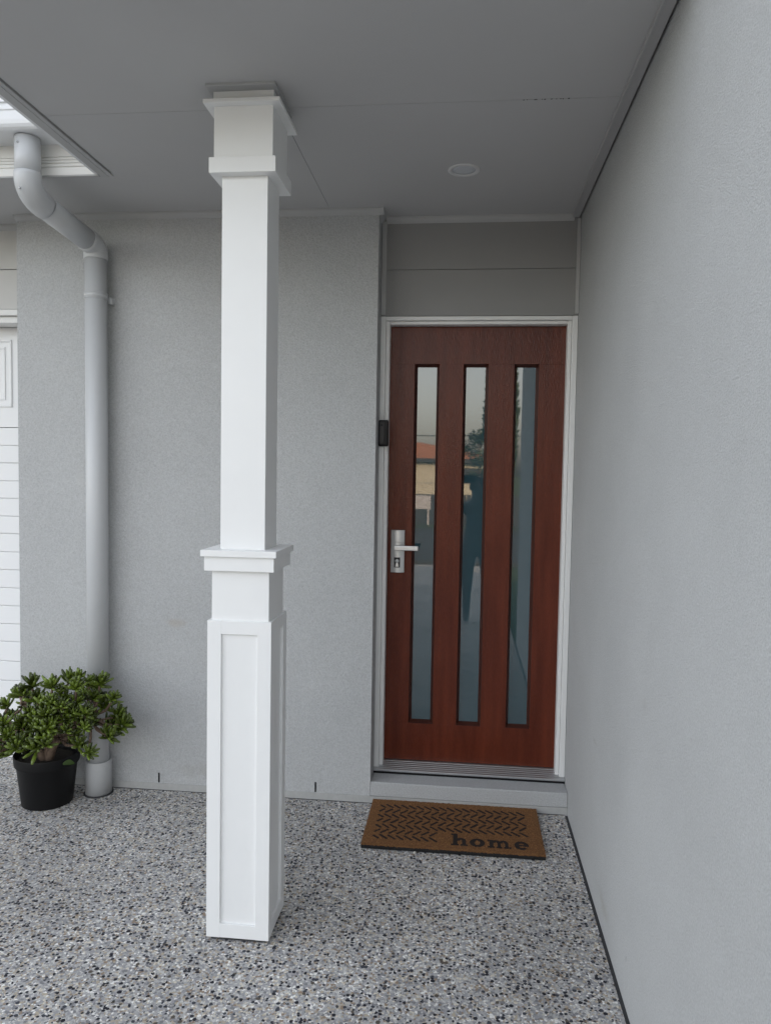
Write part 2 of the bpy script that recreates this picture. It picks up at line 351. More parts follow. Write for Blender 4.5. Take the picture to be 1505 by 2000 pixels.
# eave over the garage: fascia, gutter
ef = thing('eave_fascia', 'cream ribbed metal fascia under the gutter at top left', 'fascia', (-4, -.45, H))
fp = [(-.455, H - .004), (-.455, 2.668)]
for z in (2.670, 2.684, 2.696, 2.708):
    fp += [(-.455, z), (-.4505, z + .0015), (-.4505, z + .003), (-.4555, z + .0055)]
fp += [(-.455, 2.775), (-.44, 2.775), (-.44, H - .004)]
MB().prism(fp, 'x', -6.2, XL - .03).build('ribbed_fascia', M['fascia'], ef)
MB().box(-6.2, XL - .054, -.4545, -.438, H - .010, H - .004, .001).build('lower_lip', M['trim'], ef)
gt = thing('roof_gutter', 'pale metal roof gutter above the ribbed fascia at top left', 'gutter', (-4, -.52, 2.758))
gpf = [(-.456, 2.86), (-.456, 2.758), (-.575, 2.758), (-.588, 2.760), (-.597, 2.766), (-.603, 2.776), (-.605, 2.79), (-.605, 2.822), (-.609, 2.826), (-.609, 2.842), (-.604, 2.848), (-.604, 2.852), (-.612, 2.852), (-.613, 2.866), (-.600, 2.868), (-.600, 2.82), (-.598, 2.79), (-.59, 2.768), (-.575, 2.764), (-.462, 2.764), (-.462, 2.86)]
MB().prism(gpf, 'x', -6.2, XL - .072).build('gutter_channel', M['gutter'], gt)

# roof that shades the porch
rf = thing('house_roof', 'low pitched light grey metal roof over the house and porch', 'roof', (-1, 4, 2.9))
MB().poly([(-9, -.59, 2.855), (7, -.59, 2.855), (7, 10, 2.855), (-9, 10, 2.855), (-4, 4.7, 4.9), (2.5, 4.7, 4.9)], [(0, 1, 5, 4), (1, 2, 5), (2, 3, 4, 5), (3, 0, 4), (3, 2, 1, 0)]).build('metal_sheeting', M['gutter'], rf)
MB().box(XL - .07, .3, YFRONT - .02, .0, 2.861, 2.93).build('porch_roof_sheet', M['gutter'], rf)
MB().poly([(-.25, YEND - .4, 2.905), (6.5, YEND - .4, 2.905), (6.5, 1.5, 2.905), (-.25, 1.5, 2.905), (3.1, -.5, 4.0), (3.1, 4.5, 4.0)], [(0, 1, 4), (1, 2, 5, 4), (3, 0, 4, 5), (2, 3, 5), (3, 2, 1, 0)]).build('wing_sheeting', M['gutter'], rf)
hs = thing('house_shell', 'outer grey rendered walls of the house beyond the porch', 'wall', (-1, 5, 0))
sh = MB(); sh.box(-8.5, -8.3, 0, 9.6, -.05, 2.85); sh.box(6.3, 6.5, YEND, 9.6, -.05, 2.85); sh.box(-8.3, 6.3, 9.4, 9.6, -.05, 2.85); sh.box(.24, 6.3, YEND, YEND + .2, -.05, 2.85); sh.box(-8.3, -5.10, 0, .2, -.05, 2.85)
sh.build('outer_wall', M['render'], hs)

# ---------------------------------------------------------------- garage
gh = thing('garage_header', 'two smooth pale boards above the garage door at the left edge', 'cladding', (-3.8, .13, 2.25))
for z0, z1 in ((2.252, 2.437), (2.4405, 2.70)):
    MB().box(-5.10, XW - .001, .13, .16, z0, z1, .0012).build('cladding_board', M['gclad'], gh)
gd = thing('garage_door', 'white woodgrain sectional garage door at the left edge', 'garage door', (-3.8, .27, 0))
gf = MB(); gf.box(-5.10, XW - .001, .125, .24, 2.222, 2.2495, .002); gf.box(-5.10, XW - .001, .15, .26, 2.19, 2.2215, .002)
gf.build('door_head', M['frame'], gd)
zs = [1.789, 1.600, 1.335, 1.157, .975, .785, .605, .43, .245, .06]
def plank(zb, zt, strong):
    b = MB()
    b.box(-5.10, XW - .002, .262, .30, zb + (.004 if strong else .0015), zt - .0015, .003)
    return b
secs = [(.0, .605), (.605, 1.157), (1.157, 1.692), (1.692, 2.19)]
for si, (a, b) in enumerate(secs):
    mb = MB()
    if si < 3:
        n = 6; h = (b - a) / n
        for k in range(n):
            g = .003 if k % 2 == 0 else .0012
            mb.box(-5.10, XW - .002, .262 + (0 if k % 2 == 0 else .0006), .30, a + k * h + g, a + (k + 1) * h - .001, .0025)
        mb.box(-5.10, XW - .002, .272, .298, a, b)
    else:
        mb.box(-5.10, XW - .002, .268, .30, a + .003, b)
        x = XW - .195
        while x > -5.0:
            for (ins, y0) in ((0, .260), (.035, .262)):
                xa, xb, za, zb = x - .46 + ins, x - ins, 1.795 + ins, 2.13 - ins
                t = .012
                mb.box(xa, xb, y0, .2685, zb - t, zb, .003); mb.box(xa, xb, y0, .2685, za, za + t, .003)
                mb.box(xa, xa + t, y0, .2685, za + t, zb - t, .003); mb.box(xb - t, xb, y0, .2685, za + t, zb - t, .003)
            x -= .56
    mb.build('door_section', M['gdoor'], gd)

# ---------------------------------------------------------------- column
cx, cy = -1.1706, -.9599
cl = thing('porch_column', 'square white timber porch column with panelled pedestal and stepped capital', 'column', (cx, cy, 0))
def sq(mb, hw, z0, z1, bev=.0015): mb.box(cx - hw, cx + hw, cy - hw, cy + hw, z0, z1, bev); return mb
hb = .1019
pd = MB()
core = hb - .009
sq(pd, core, .016, 1.025, 0)
x0, x1, y0, y1 = cx - hb, cx + hb, cy - hb, cy + hb
swd = .0445
zb_, zt_ = .012, 1.031
for sx in (-1, 1):
    for sy in (-1, 1):
        ax, ay = (x0, x0 + swd) if sx < 0 else (x1 - swd, x1), (y0, y0 + swd) if sy < 0 else (y1 - swd, y1)
        pd.box(ax[0], ax[1], ay[0], ay[1], zb_, zt_, .0012)
for z0, z1 in ((zb_, .058), (.988, zt_)):
    for yy in ((y0, y0 + .011), (y1 - .011, y1)): pd.box(x0 + swd - .001, x1 - swd + .001, yy[0] + .0004, yy[1] - .0004, z0 + .0004, z1 - .0004, .0012)
    for xx in ((x0, x0 + .011), (x1 - .011, x1)): pd.box(xx[0] + .0004, xx[1] - .0004, y0 + swd - .001, y1 - swd + .001, z0 + .0004, z1 - .0004, .0012)
pd.build('pedestal', M['white'], cl)
nk = MB(); sq(nk, core + .0005, 1.02, 1.0295, 0); sq(nk, .0912, 1.025, 1.19); nk.build('pedestal_neck', M['white'], cl)
cp = MB(); sq(cp, .1103, 1.187, 1.2325); sq(cp, .1195, 1.232, 1.2525); cp.build('pedestal_cap', M['white'], cl)
sq(MB(), .0714, 1.25, 2.40).build('shaft', M['white'], cl)
kp = MB(); sq(kp, .1030, 2.396, 2.4425); sq(kp, .0912, 2.44, 2.597); sq(kp, .1175, 2.595, 2.607); sq(kp, .093, 2.605, 2.642)
kp.build('capital', M['white'], cl)
q = MB()
q.box(cx - .106, cx + .106, -1.088, -.862, H - .008, H + .0006, .0015); q.build('ceiling_collar', M['trim'], cl)
sq(MB(), .09, .0, .02, 0).build('base_shim', M['joint'], cl)

# ---------------------------------------------------------------- front door
fd = thing('front_door', 'reddish brown timber front door with three narrow frosted glass panes in a white frame', 'door', (-.4376, .18, .098))
YD = .1825
DX0, DX1, DZ0, DZ1 = -.8393, -.036, .1395, 2.172
OZ0, OZ1 = .317, 2.002
ops = [(-.7235, -.6100), (-.4995, -.3860), (-.2697, -.1590)]
lf = MB()
lf.box(DX0, DX1, YD, YD + .04, OZ1, DZ1, .0006); lf.box(DX0, DX1, YD, YD + .04, DZ0, OZ0, .0006)
xs = [DX0] + [v for o in ops for v in o] + [DX1]
for i in range(0, 8, 2): lf.box(xs[i], xs[i + 1], YD + .0002, YD + .04, OZ0, OZ1, .0006)
leaf = lf.build('door_leaf', M['wood'], fd)
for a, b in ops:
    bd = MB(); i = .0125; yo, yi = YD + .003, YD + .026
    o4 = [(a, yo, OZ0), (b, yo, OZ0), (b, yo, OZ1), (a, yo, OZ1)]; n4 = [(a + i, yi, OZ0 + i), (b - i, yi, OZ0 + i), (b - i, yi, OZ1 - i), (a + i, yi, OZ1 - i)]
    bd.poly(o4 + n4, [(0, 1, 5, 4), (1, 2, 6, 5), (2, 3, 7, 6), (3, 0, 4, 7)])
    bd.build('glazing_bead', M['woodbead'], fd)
    MB().box(a + .002, b - .002, YD + .0267, YD + .0327, OZ0 + .002, OZ1 - .002).build('glass_pane', M['glass'], fd)
MB().box(DX0, DX1, YD + .046, YD + .05, DZ0, DZ1).build('door_core', M['black'], fd)
fr = MB()
FX0, FX1, FZ1 = XE - .0028, -.0012, 2.2065
# outer lip, inner lip, rebate stop
for (xo, xi, zt, zi, ya, yb) in ((FX0 + .0035, .024, FZ1, .0185, YH - .004, YH + .05), (FX0 + .0275, .0175, FZ1 - .0185, .0145, YH + .012, YH + .09)):
    fr.box(xo, xo + xi, ya, yb, .104, zt, .0025)
fr.box(-.0255, FX1, YH - .004, YH + .05, .098, FZ1, .0025); fr.box(-.0425, -.0262, YH + .012, YH + .09, .112, FZ1 - .0185, .0025)
fr.box(FX0 + .0275, -.0262, YH - .0035, YH + .05, FZ1 - .0182, FZ1 - .0004, .0025)
fr.box(FX0 + .046, -.043, YH + .0125, YH + .09, FZ1 - .034, FZ1 - .0192, .0025)
fr.build('door_frame', M['frame'], fd)
MB().box(DX0 - .004, DX0 - .0005, YD + .002, YD + .04, .14, DZ1 + .004).box(DX0 - .004, DX1 + .004, YD + .002, YD + .04, DZ1 + .0006, DZ1 + .004).box(DX1 + .0005, DX1 + .004, YD + .002, YD + .04, .14, DZ1 + .004).build('weather_seal', M['black'], fd)
th = MB(); pr = [(.100, .110), (.0995, .1155)]
n = 6
for k in range(n):
    ya = .101 + k * .0138; z = .1160 + k * .0034
    pr += [(ya, z + .0010), (ya + .0002, z + .0030), (ya + .0088, z + .0048), (ya + .0090, z - .0010), (ya + .0134, z - .0004)]
pr += [(.2, .139), (.2, .110)]
th.prism(pr, 'x', XE + .002, -.0015); th.build('threshold', M['alum'], fd)
MB().box(XE + .002, -.0015, .1045, .2, .0975, .1103).build('sill_gap', M['black'], fd)
# lock
lk = MB()
prof = []
for k in range(13):
    t = k / 12; x = -.8185 + .0620 * t; prof.append((x, YD - .016 - .0075 * math.sin(math.pi * t)))
outl = prof + [(-.7565, YD - .0003), (-.8185, YD - .0003)]
lk.prism(outl, 'z', 1.0345, 1.1760); lk.prism([(x, y - .0006 if y < YD - .01 else y) for x, y in outl], 'z', 1.1772, 1.2315)
lplate = lk.build('lock_plate', M['silver'], fd)
lv = MB(); lv.tube([(-.790, YD - .018, 1.152), (-.790, YD - .055, 1.152)], .0105, 20)
lv.box(-.801, -.689, YD - .066, YD - .050, 1.1415, 1.1635, .0035, 3); lv.build('lever', M['silver'], lplate)
kc = MB(); kc.box(-.8025, -.7745, YD - .0252, YD - .018, 1.0575, 1.105, .001); kc.build('cylinder_recess', M['charcoal'], lplate)
kk = MB(); kk.lathe([(0, YD - .0285), (.0085, YD - .0285), (.0088, YD - .0278), (.0088, YD - .025)], -.7885, 1.0885, 24, axis='y'); kk.prism([(-.7925, 1.082), (-.7845, 1.082), (-.781, 1.0625), (-.784, 1.0600), (-.7885, 1.064), (-.793, 1.0600), (-.796, 1.0625)], 'y', YD - .0275, YD - .025)
kk.build('lock_cylinder', M['silver'], lplate)
MB().box(-.7892, -.7878, YD - .0289, YD - .0284, 1.083, 1.094).build('keyhole', M['black'], lplate)

# ---------------------------------------------------------------- doorbell
db = thing('doorbell', 'small black video doorbell fixed to the left side of the white door frame', 'doorbell', (-.858, .1, 1.618))
b = MB(); b.box(-.8775, -.8330, .086, .1185, 1.618, 1.737, .007, 4); b.build('housing', M['black'], db, sharp=40)
b = MB(); b.box(-.8755, -.8490, .0835, .09, 1.627, 1.728, .003, 3); b.build('face_plate', M['charcoal'], db)
b = MB(); b.lathe([(0, .0825), (.004, .0825), (.0048, .084)], -.8625, 1.712, 20, axis='y'); b.build('camera_lens', M['black'], db)

# ---------------------------------------------------------------- downlight
dl = thing('ceiling_light', 'round white recessed downlight in the porch ceiling, switched off', 'light', (-.513, -.398, H))
MB().lathe([(.044, H - .0005), (.045, H - .0035), (.0575, H - .0042), (.0605, H - .002), (.0605, H + .0006)], -.513, -.398, 48).build('trim_ring', M['lring'], dl)
MB().lathe([(.0, H - .0015), (.03, H - .0018), (.0445, H - .0008), (.0445, H + .0006)], -.513, -.398, 48).build('diffuser', M['diff'], dl)

# ---------------------------------------------------------------- downpipe
dp = thing('downpipe', 'round grey downpipe with two elbows running from the gutter down the front wall', 'downpipe', (-2.135, -.065, 0))
R = .0480
xl, yl = -2.137, -.066; xu, yu = -2.178, -.522
MB().tube([(xl + .004, yl, .14), (xl, yl, 2.445)], R, 40).build('pipe', M['pipe'], dp)
def arc(a, c, b, n=10):
    """quadratic bend a -> b around corner c"""
    a, c, b = Vector(a), Vector(c), Vector(b)
    return [(a * (1 - t) ** 2 + c * 2 * t * (1 - t) + b * t * t) for t in [i / n for i in range(n + 1)]]
cU, cL = Vector((xu + .003, yu, 2.545)), Vector((xl, yl, 2.482))
dg = (cL - cU).normalized(); e = .075
pU, pL = cU + dg * .085, cL - dg * .06
MB().tube([(xu, yu, 2.755), (xu, yu, 2.60)], R * .985, 40).build('pipe', M['pipe'], dp)
MB().tube([pU - dg * .01, pL + dg * .01], R * .985, 40).build('pipe', M['pipe'], dp)
MB().tube([(xu, yu, 2.625)] + arc((xu, yu, 2.612), cU, pU, 14) + [pU + dg * .012], R + .0022, 40).build('elbow', M['pipe'], dp)
MB().tube([pL - dg * .02] + arc(pL, cL + dg * .012, (xl, yl, 2.452), 14) + [(xl, yl, 2.436)], R + .0022, 40).build('elbow', M['pipe'], dp)
def ring(z, h, r, x=xl): return MB().lathe([(R - .002, z), (r, z), (r + .0005, z + .001), (r + .0005, z + h - .001), (r, z + h), (R - .002, z + h)], x, yl, 40)
ring(2.424, .026, R + .0035).build('collar', M['pipe'], dp)
bk = ring(2.250, .004, R + .003); bk2 = MB()
bk.lathe([(R, 2.254), (R + .0022, 2.254), (R + .0022, 2.272), (R, 2.272)], xl, yl, 40); bk.lathe([(R, 2.272), (R + .003, 2.272), (R + .003, 2.276), (R, 2.276)], xl, yl, 40)
bk.box(xl + R - .006, xl + R + .010, yl + .03, -.0005, 2.236, 2.266, .002)
bk.build('bracket', M['pipe'], dp)
MB().lathe([(R, .155), (.0570, .157), (.0585, .154), (.0585, .0), (.045, .0)], xl + .004, yl, 40).build('base_socket', M['socket'], dp)
MB().lathe([(.057, .0), (.0655, .0), (.0655, .004), (.0565, .006)], xl + .004, yl, 40).build('base_sealant', M['joint'], dp)
for (p, d) in (((xu - .012, yu - R - .0005, 2.725), (0, -1, 0)), ((xu - .003, yu - R - .002, 2.552), (0, -1, 0))):
    p = Vector(p); MB().lathe([(0, p.y - .003), (.004, p.y - .0025), (.0045, p.y + .004)], p.x, p.z, 14, axis='y').build('screw', M['alum'], dp)

# ---------------------------------------------------------------- doormat
dm = thing('doormat', 'brown coir doormat with dark herringbone dashes and the word home', 'doormat', (-.5, -.21, 0))
mx0, mx1, my0, my1 = -.8625, -.139, -.412, -.006
rb = MB(); rb.box(mx0 - .001, mx1 + .001, my0 - .0015, my1 + .001, .0005, .0150, .002)
pl = MB()
nx, ny = 120, 70
gv = [[pl.bm.verts.new((mx0 + (mx1 - mx0) * i / nx + (random.uniform(-.0018, .0018) if i in (0, nx) else 0), my0 + (my1 - my0) * j / ny + (random.uniform(-.0018, .0018) if j in (0, ny) else 0), .0225 + random.uniform(-.0010, .0010))) for j in range(ny + 1)] for i in range(nx + 1)]
for i in range(nx):
    for j in range(ny): pl.bm.faces.new([gv[i][j], gv[i + 1][j], gv[i + 1][j + 1], gv[i][j + 1]])
rim = [gv[i][0] for i in range(nx + 1)] + [gv[nx][j] for j in range(1, ny + 1)] + [gv[i][ny] for i in range(nx - 1, -1, -1)] + [gv[0][j] for j in range(ny - 1, 0, -1)]
low = [pl.bm.verts.new((v.co.x, v.co.y, .0135)) for v in rim]
for k in range(len(rim)): pl.bm.faces.new([rim[k], low[k], low[(k + 1) % len(rim)], rim[(k + 1) % len(rim)]])
pl.build('coir_pile', M['coir'], dm)
shapes = []   # convex polygons of the dark print
dash, letters = [], []
PX0, PX1, PY1, RH = -.822, -.186, -.047, .0468
for r in range(7):
    yc = PY1 - RH * (r + .5); s = 1 if r % 2 == 0 else -1
    xmax = PX1 if r < 5 else -.553
    x = PX0 + .006
    while x < xmax:
        xa, xb = x - .0135, x + .0165
        lo, hi = max(xa, PX0), min(xb, xmax + .012)
        if hi - lo > .008:
            fy = lambda X: yc + s * .0158 * (1 - 2 * (X - xa) / (xb - xa))
            ww = .0064 + random.uniform(-.0008, .0008); jit = random.uniform(-.0012, .0012)
            p = Vector((lo, fy(lo) + jit)); q2 = Vector((hi, fy(hi) + jit)); d = (q2 - p).normalized(); nn = Vector((-d.y, d.x)) * ww
            dash.append([p + nn * .6, p - d * .002, p - nn * .9, q2 - nn * .6, q2 + d * .002, q2 + nn * .9])
        x += .0335
def L_(pts): letters.append([Vector((LX + px, LY + py)) for px, py in pts])
def rect(a, b, c, d): L_([(a, c), (b, c), (b, d), (a, d)])
def arcband(cx_, cy_, rxo, ryo, rxi, ryi, a0, a1, n=10):
    for k in range(n):
        t0, t1 = rad(a0 + (a1 - a0) * k / n), rad(a0 + (a1 - a0) * (k + 1) / n)
        L_([(cx_ + rxi * math.cos(t0), cy_ + ryi * math.sin(t0)), (cx_ + rxo * math.cos(t0), cy_ + ryo * math.sin(t0)), (cx_ + rxo * math.cos(t1), cy_ + ryo * math.sin(t1)), (cx_ + rxi * math.cos(t1), cy_ + ryi * math.sin(t1))])
LX, LY = -.506, -.383
xh = .063
# h
rect(.007, .025, .0, .096); rect(-.001, .010, .083, .096); rect(-.001, .031, .0, .011); rect(.043, .059, .0, .040); rect(.037, .066, .0, .011); arcband(.039, .040, .0205, .0225, .004, .008, 0, 180)
# o
arcband(.104, .0315, .0305, .0335, .0115, .0185, 0, 360, 20)
# m
rect(.152, .168, .0, xh); rect(.145, .155, .051, xh); rect(.145, .172, .0, .011)
arcband(.1785, .040, .0185, .0225, .0035, .008, 0, 180); rect(.184, .197, .0, .040); rect(.179, .201, .0, .011)
arcband(.2085, .040, .0185, .0225, .0035, .008, 0, 180); rect(.214, .227, .0, .040); rect(.209, .238, .0, .011)
# e
arcband(.2795, .0315, .0285, .0335, .0115, .0185, 0, 318, 18); rect(.262, .3075, .0265, .0365)
def inpoly(p, poly):
    sgn = 0
    for i in range(len(poly)):
        a, b = poly[i], poly[(i + 1) % len(poly)]
        c = (b.x - a.x) * (p[1] - a.y) - (b.y - a.y) * (p[0] - a.x)
        if c:
            if sgn and (c > 0) != (sgn > 0): return False
            sgn = c
    return True
def bristle(mb, x, y, z, h, lean):
    a = random.uniform(0, 2 * math.pi); wv = random.uniform(.0005, .0010); dx, dy = math.cos(a) * wv, math.sin(a) * wv
    l = Vector((random.gauss(0, lean), random.gauss(0, lean), h))
    b = Vector((x, y, z)); mb.poly([b + Vector((dx, dy, 0)), b - Vector((dx, dy, 0)), b + l], [(0, 1, 2)])
cells = {}
allp = [(p, 0) for p in dash] + [(p, 1) for p in letters]
for p, t in allp:
    for i in range(int(min(v.x for v in p) * 50) - 2, int(max(v.x for v in p) * 50) + 2):
        for j in range(int(min(v.y for v in p) * 50) - 2, int(max(v.y for v in p) * 50) + 2): cells.setdefault((i, j), []).append((p, t))
for nm, polys, zz in (('herringbone_pattern', dash, .0236), ('lettering', letters, .0236)):
    mb = MB()
    for k, p in enumerate(polys):
        z = zz + (k % 7) * .00006
        vv = [(v.x, v.y, z) for v in p]; nn_ = len(vv)
        mb.poly(vv + [(v.x, v.y, .021) for v in p], [tuple(range(nn_))] + [((i + 1) % nn_, i, nn_ + i, nn_ + (i + 1) % nn_) for i in range(nn_)])
    for f in mb.bm.faces: pass
    if nm == 'herringbone_pattern': mbd = mb
    else: mbl = mb
mbb = MB()
for k in range(30000):
    x, y = random.uniform(mx0, mx1), random.uniform(my0, my1)
    hit = None
    for p, t in cells.get((int(x * 50), int(y * 50)), ()):
        if inpoly((x, y), p): hit = t; break
    if hit is None: bristle(mbb, x, y, .0218, random.uniform(.0018, .0046), .0016)
    elif random.random() < .9: bristle((mbd, mbl)[hit], x, y, .0231, random.uniform(.0008, .0020), .0010)
for k in range(2600):   # frayed sides
    if random.random() < .64: x, y = random.uniform(mx0, mx1), random.choice((my0, my1))
    else: x, y = random.choice((mx0, mx1)), random.uniform(my0, my1)
    o = Vector((0, 0)); 
    ox = .003 * (1 if x == mx1 else -1 if x == mx0 else 0); oy = .003 * (1 if y == my1 else -1 if y == my0 else 0)
    z = random.uniform(.0135, .0225); b0 = Vector((x, y, z)); tv = Vector((0, 0, .0007)) if random.random() < .5 else Vector((.0007, .0007, 0))
    mbb.poly([b0 + tv, b0 - tv, b0 + Vector((ox * random.uniform(.3, 1.3) + random.gauss(0, .0008), oy * random.uniform(.3, 1.3) + random.gauss(0, .0008), random.uniform(-.002, .002)))], [(0, 1, 2)])
for k in range(2600):   # dark frayed rubber and jute along the lower edge
    if random.random() < .75: x, y, dx, dy = random.uniform(mx0, mx1), my0 - .0015, 0, -1
    else: x, y, dx, dy = random.choice(((mx0 - .001, 0, -1, 0), (mx1 + .001, 0, 1, 0))); y = random.uniform(my0, my1)
    z = random.uniform(.002, .015); l = random.uniform(.001, .0045); b0 = Vector((x, y, z)); tv = Vector((.0008 if dx == 0 else 0, .0008 if dx else 0, random.uniform(-.0008, .0008)))
    rb.poly([b0 + tv, b0 - tv, b0 + Vector((dx * l + random.gauss(0, .001), dy * l + random.gauss(0, .001), random.gauss(0, .001)))], [(0, 1, 2)])
rb.build('rubber_backing', M['rubber'], dm)
mbb.build('coir_bristles', M['bristle'], dm)
mbd.build('herringbone_pattern', M['print'], dm); mbl.build('lettering', M['print'], dm)

pb = MB(); r_ = bmesh.ops.create_icosphere(pb.bm, subdivisions=2, radius=1)['verts']; pr_ = random.Random(4)
for v in r_: v.co = Vector((-.648 + v.co.x * .0062 * pr_.uniform(.85, 1.1), -.4275 + v.co.y * .0055 * pr_.uniform(.85, 1.1), .0046 + v.co.z * .0052 * pr_.uniform(.85, 1.05)))
tag(pb.build('pebble', mat('white_quartz_pebble', (.62, .60, .55), .6)), 'tiny white pebble lying loose against the front edge of the doormat', 'pebble')

# ---------------------------------------------------------------- potted plant
px, py = -2.315, -.182
pp = thing('potted_plant', 'bushy succulent with finger shaped green leaves in a black plastic pot beside the downpipe', 'potted plant', (px, py, 0))
MB().lathe([(.103, .0), (.107, .002), (.1275, .176), (.129, .178), (.129, .180), (.136, .182), (.1395, .222), (.1385, .2255), (.136, .2255), (.132, .21), (.122, .17), (.10, .012)], px, py, 56).build('pot', M['potmat'], pp, sharp=35)
sm = MB(); ringp = [(0, .203), (.05, .205), (.10, .200), (.1290, .197)]; sm.lathe(ringp, px, py, 40); sm.build('soil', M['soil'], pp)
# rosette centres: (x, y, z)
RZ = []
rn = random.Random(11)
RZ = [Vector(p) for p in [(-2.295, -0.325, 0.564), (-2.447, -0.177, 0.471), (-2.421, -0.161, 0.427), (-2.299, -0.287, 0.491), (-2.504, -0.178, 0.418), (-2.608, -0.123, 0.391), (-2.384, -0.397, 0.418), (-2.475, -0.267, 0.235), (-2.431, -0.272, 0.243), (-2.430, -0.386, 0.356), (-2.387, -0.259, 0.362), (-2.281, -0.326, 0.418), (-2.292, -0.335, 0.322), (-2.382, -0.228, 0.313), (-2.191, -0.396, 0.465), (-2.179, -0.374, 0.578), (-2.174, -0.316, 0.534), (-2.244, -0.125, 0.530), (-2.100, -0.308, 0.596), (-2.086, -0.352, 0.572), (-2.083, -0.246, 0.556), (-2.033, -0.247, 0.564), (-2.096, -0.173, 0.505), (-1.979, -0.238, 0.496), (-2.056, -0.173, 0.439), (-1.995, -0.164, 0.395), (-1.961, -0.192, 0.367), (-2.004, -0.166, 0.336), (-2.046, -0.163, 0.348), (-2.023, -0.230, 0.342), (-1.997, -0.243, 0.329), (-2.046, -0.356, 0.468), (-2.088, -0.230, 0.387), (-2.129, -0.328, 0.464), (-2.127, -0.399, 0.505), (-2.181, -0.197, 0.357), (-2.131, -0.359, 0.386), (-2.115, -0.282, 0.298), (-2.050, -0.322, 0.288), (-2.189, -0.393, 0.413), (-2.347, -0.175, 0.291), (-2.334, -0.378, 0.316), (-2.281, -0.164, 0.266), (-2.120, -0.290, 0.486), (-2.147, -0.331, 0.427), (-2.166, -0.397, 0.517), (-2.066, -0.242, 0.498), (-2.355, -0.285, 0.512), (-2.228, -0.341, 0.482), (-2.482, -0.173, 0.368), (-2.101, -0.288, 0.415), (-2.286, -0.117, 0.315), (-2.435, -0.297, 0.295), (-2.462, -0.317, 0.263), (-2.218, -0.167, 0.275), (-2.204, -0.368, 0.362), (-2.353, -0.284, 0.266), (-2.248, -0.376, 0.311), (-2.503, -0.116, 0.262), (-2.365, -0.389, 0.370), (-2.214, -0.298, 0.441), (-2.321, -0.217, 0.410), (-2.328, -0.290, 0.428), (-2.164, -0.298, 0.501), (-2.179, -0.123, 0.457), (-2.101, -0.335, 0.449), (-2.219, -0.306, 0.406), (-2.503, -0.305, 0.391), (-2.476, -0.371, 0.310), (-2.448, -0.101, 0.316), (-2.239, -0.381, 0.401), (-2.203, -0.385, 0.335), (-2.278, -0.104, 0.376), (-2.057, -0.336, 0.396), (-2.132, -0.278, 0.344)]]
stem = MB()
base = Vector((px + .02, py - .03, .195))
mains = [Vector((-2.40, -.25, .30)), Vector((-2.33, -.18, .38)), Vector((-2.23, -.23, .31)), Vector((-2.19, -.21, .43)), Vector((-2.47, -.24, .38)), Vector((-2.10, -.20, .40)), Vector((-2.28, -.24, .44)), Vector((-2.38, -.26, .46))]
par = [base, base, base, 2, 0, 2, 1, 1]
for m_, p_ in zip(mains, par):
    a = p_ if isinstance(p_, Vector) else mains[p_]
    mid = (a + m_) / 2 + Vector((rn.uniform(-.02, .02), rn.uniform(-.02, .02), .015))
    r0 = .017 if isinstance(p_, Vector) else .011
    stem.tube([a - Vector((0, 0, .02 if isinstance(p_, Vector) else 0)), a.lerp(mid, .6), mid, m_.lerp(mid, .4), m_], [r0 * 1.15, r0, r0 * .92, r0 * .8, r0 * .68], 12)
for p in RZ:
    a = min(mains, key=lambda m_: (m_ - p).length + (.08 if m_.z > p.z + .02 else 0))
    mid = a.lerp(p, .5) + Vector((rn.uniform(-.015, .015), rn.uniform(-.015, .015), -.012))
    stem.tube([a, a.lerp(mid, .6), mid, p.lerp(mid, .4), p], [.0070, .0062, .0058, .0052, .0046], 8)
stem.build('stem', M['stem'], pp)
fol = MB()
cen = Vector((px, py, .33))
def finger(o, d, L, r, bend):
    d = d.normalized(); pts = []
    for k in range(6):
        t = k / 5; pts.append(o + d * L * t + Vector((0, 0, bend * t * t)))
    fol.tube(pts, [r * .55, r * .85, r, r * 1.05, r * 1.0, r * .55], 7)
for p in RZ:
    ax = ((p - cen) * 1.6 + Vector((rn.uniform(-.08, .08), rn.uniform(-.08, .08), .42))).normalized()
    t1 = ax.cross(Vector((.3, .5, .8))).normalized(); t2 = ax.cross(t1)
    n = rn.randint(13, 20); sz = rn.uniform(.80, 1.22)
    for k in range(n):
        f = (k + .5) / n; th_ = rad(6 + 70 * f ** .8 + rn.uniform(-8, 8)); ph = k * 2.39996 + rn.uniform(-.25, .25)
        d = ax * math.cos(th_) + (t1 * math.cos(ph) + t2 * math.sin(ph)) * math.sin(th_)
        o = p + ax * (.012 * (1 - f)) - ax * .008 * f
        finger(o, d, sz * rn.uniform(.040, .060) * (.72 + .38 * f), sz * rn.uniform(.0050, .0066), rn.uniform(.001, .008))
fol.build('foliage', M['leaf'], pp)
bl = MB(); o = Vector((px + .205, py - .115, .235)); ptsl = []
N = 10
for k in range(N + 1):
    t = k / N; wd = .012 * math.sin(math.pi * min(1, t * .96 + .02)) ** .7; ce = o + Vector((-.008 + .07 * t - .06, -.03 * t, .05 * t - .03 * t * t + (-.015)))
    ptsl.append((ce + Vector((.002, -wd * .5, -wd * .8)), ce + Vector((0, 0, .004)), ce + Vector((-.002, wd * .5, wd * .8))))
vv = [[bl.bm.verts.new(c) for c in row] for row in ptsl]
for a, b in zip(vv, vv[1:]):
    for i in (0, 1): f = bl.bm.faces.new([a[i], a[i + 1], b[i + 1], b[i]]); f.smooth = True
bmesh.ops.solidify(bl.bm, geom=bl.bm.faces[:], thickness=.004)
bl.build('broad_leaf', mat('broad_leaf_green', (.06, .105, .025), .4), pp)

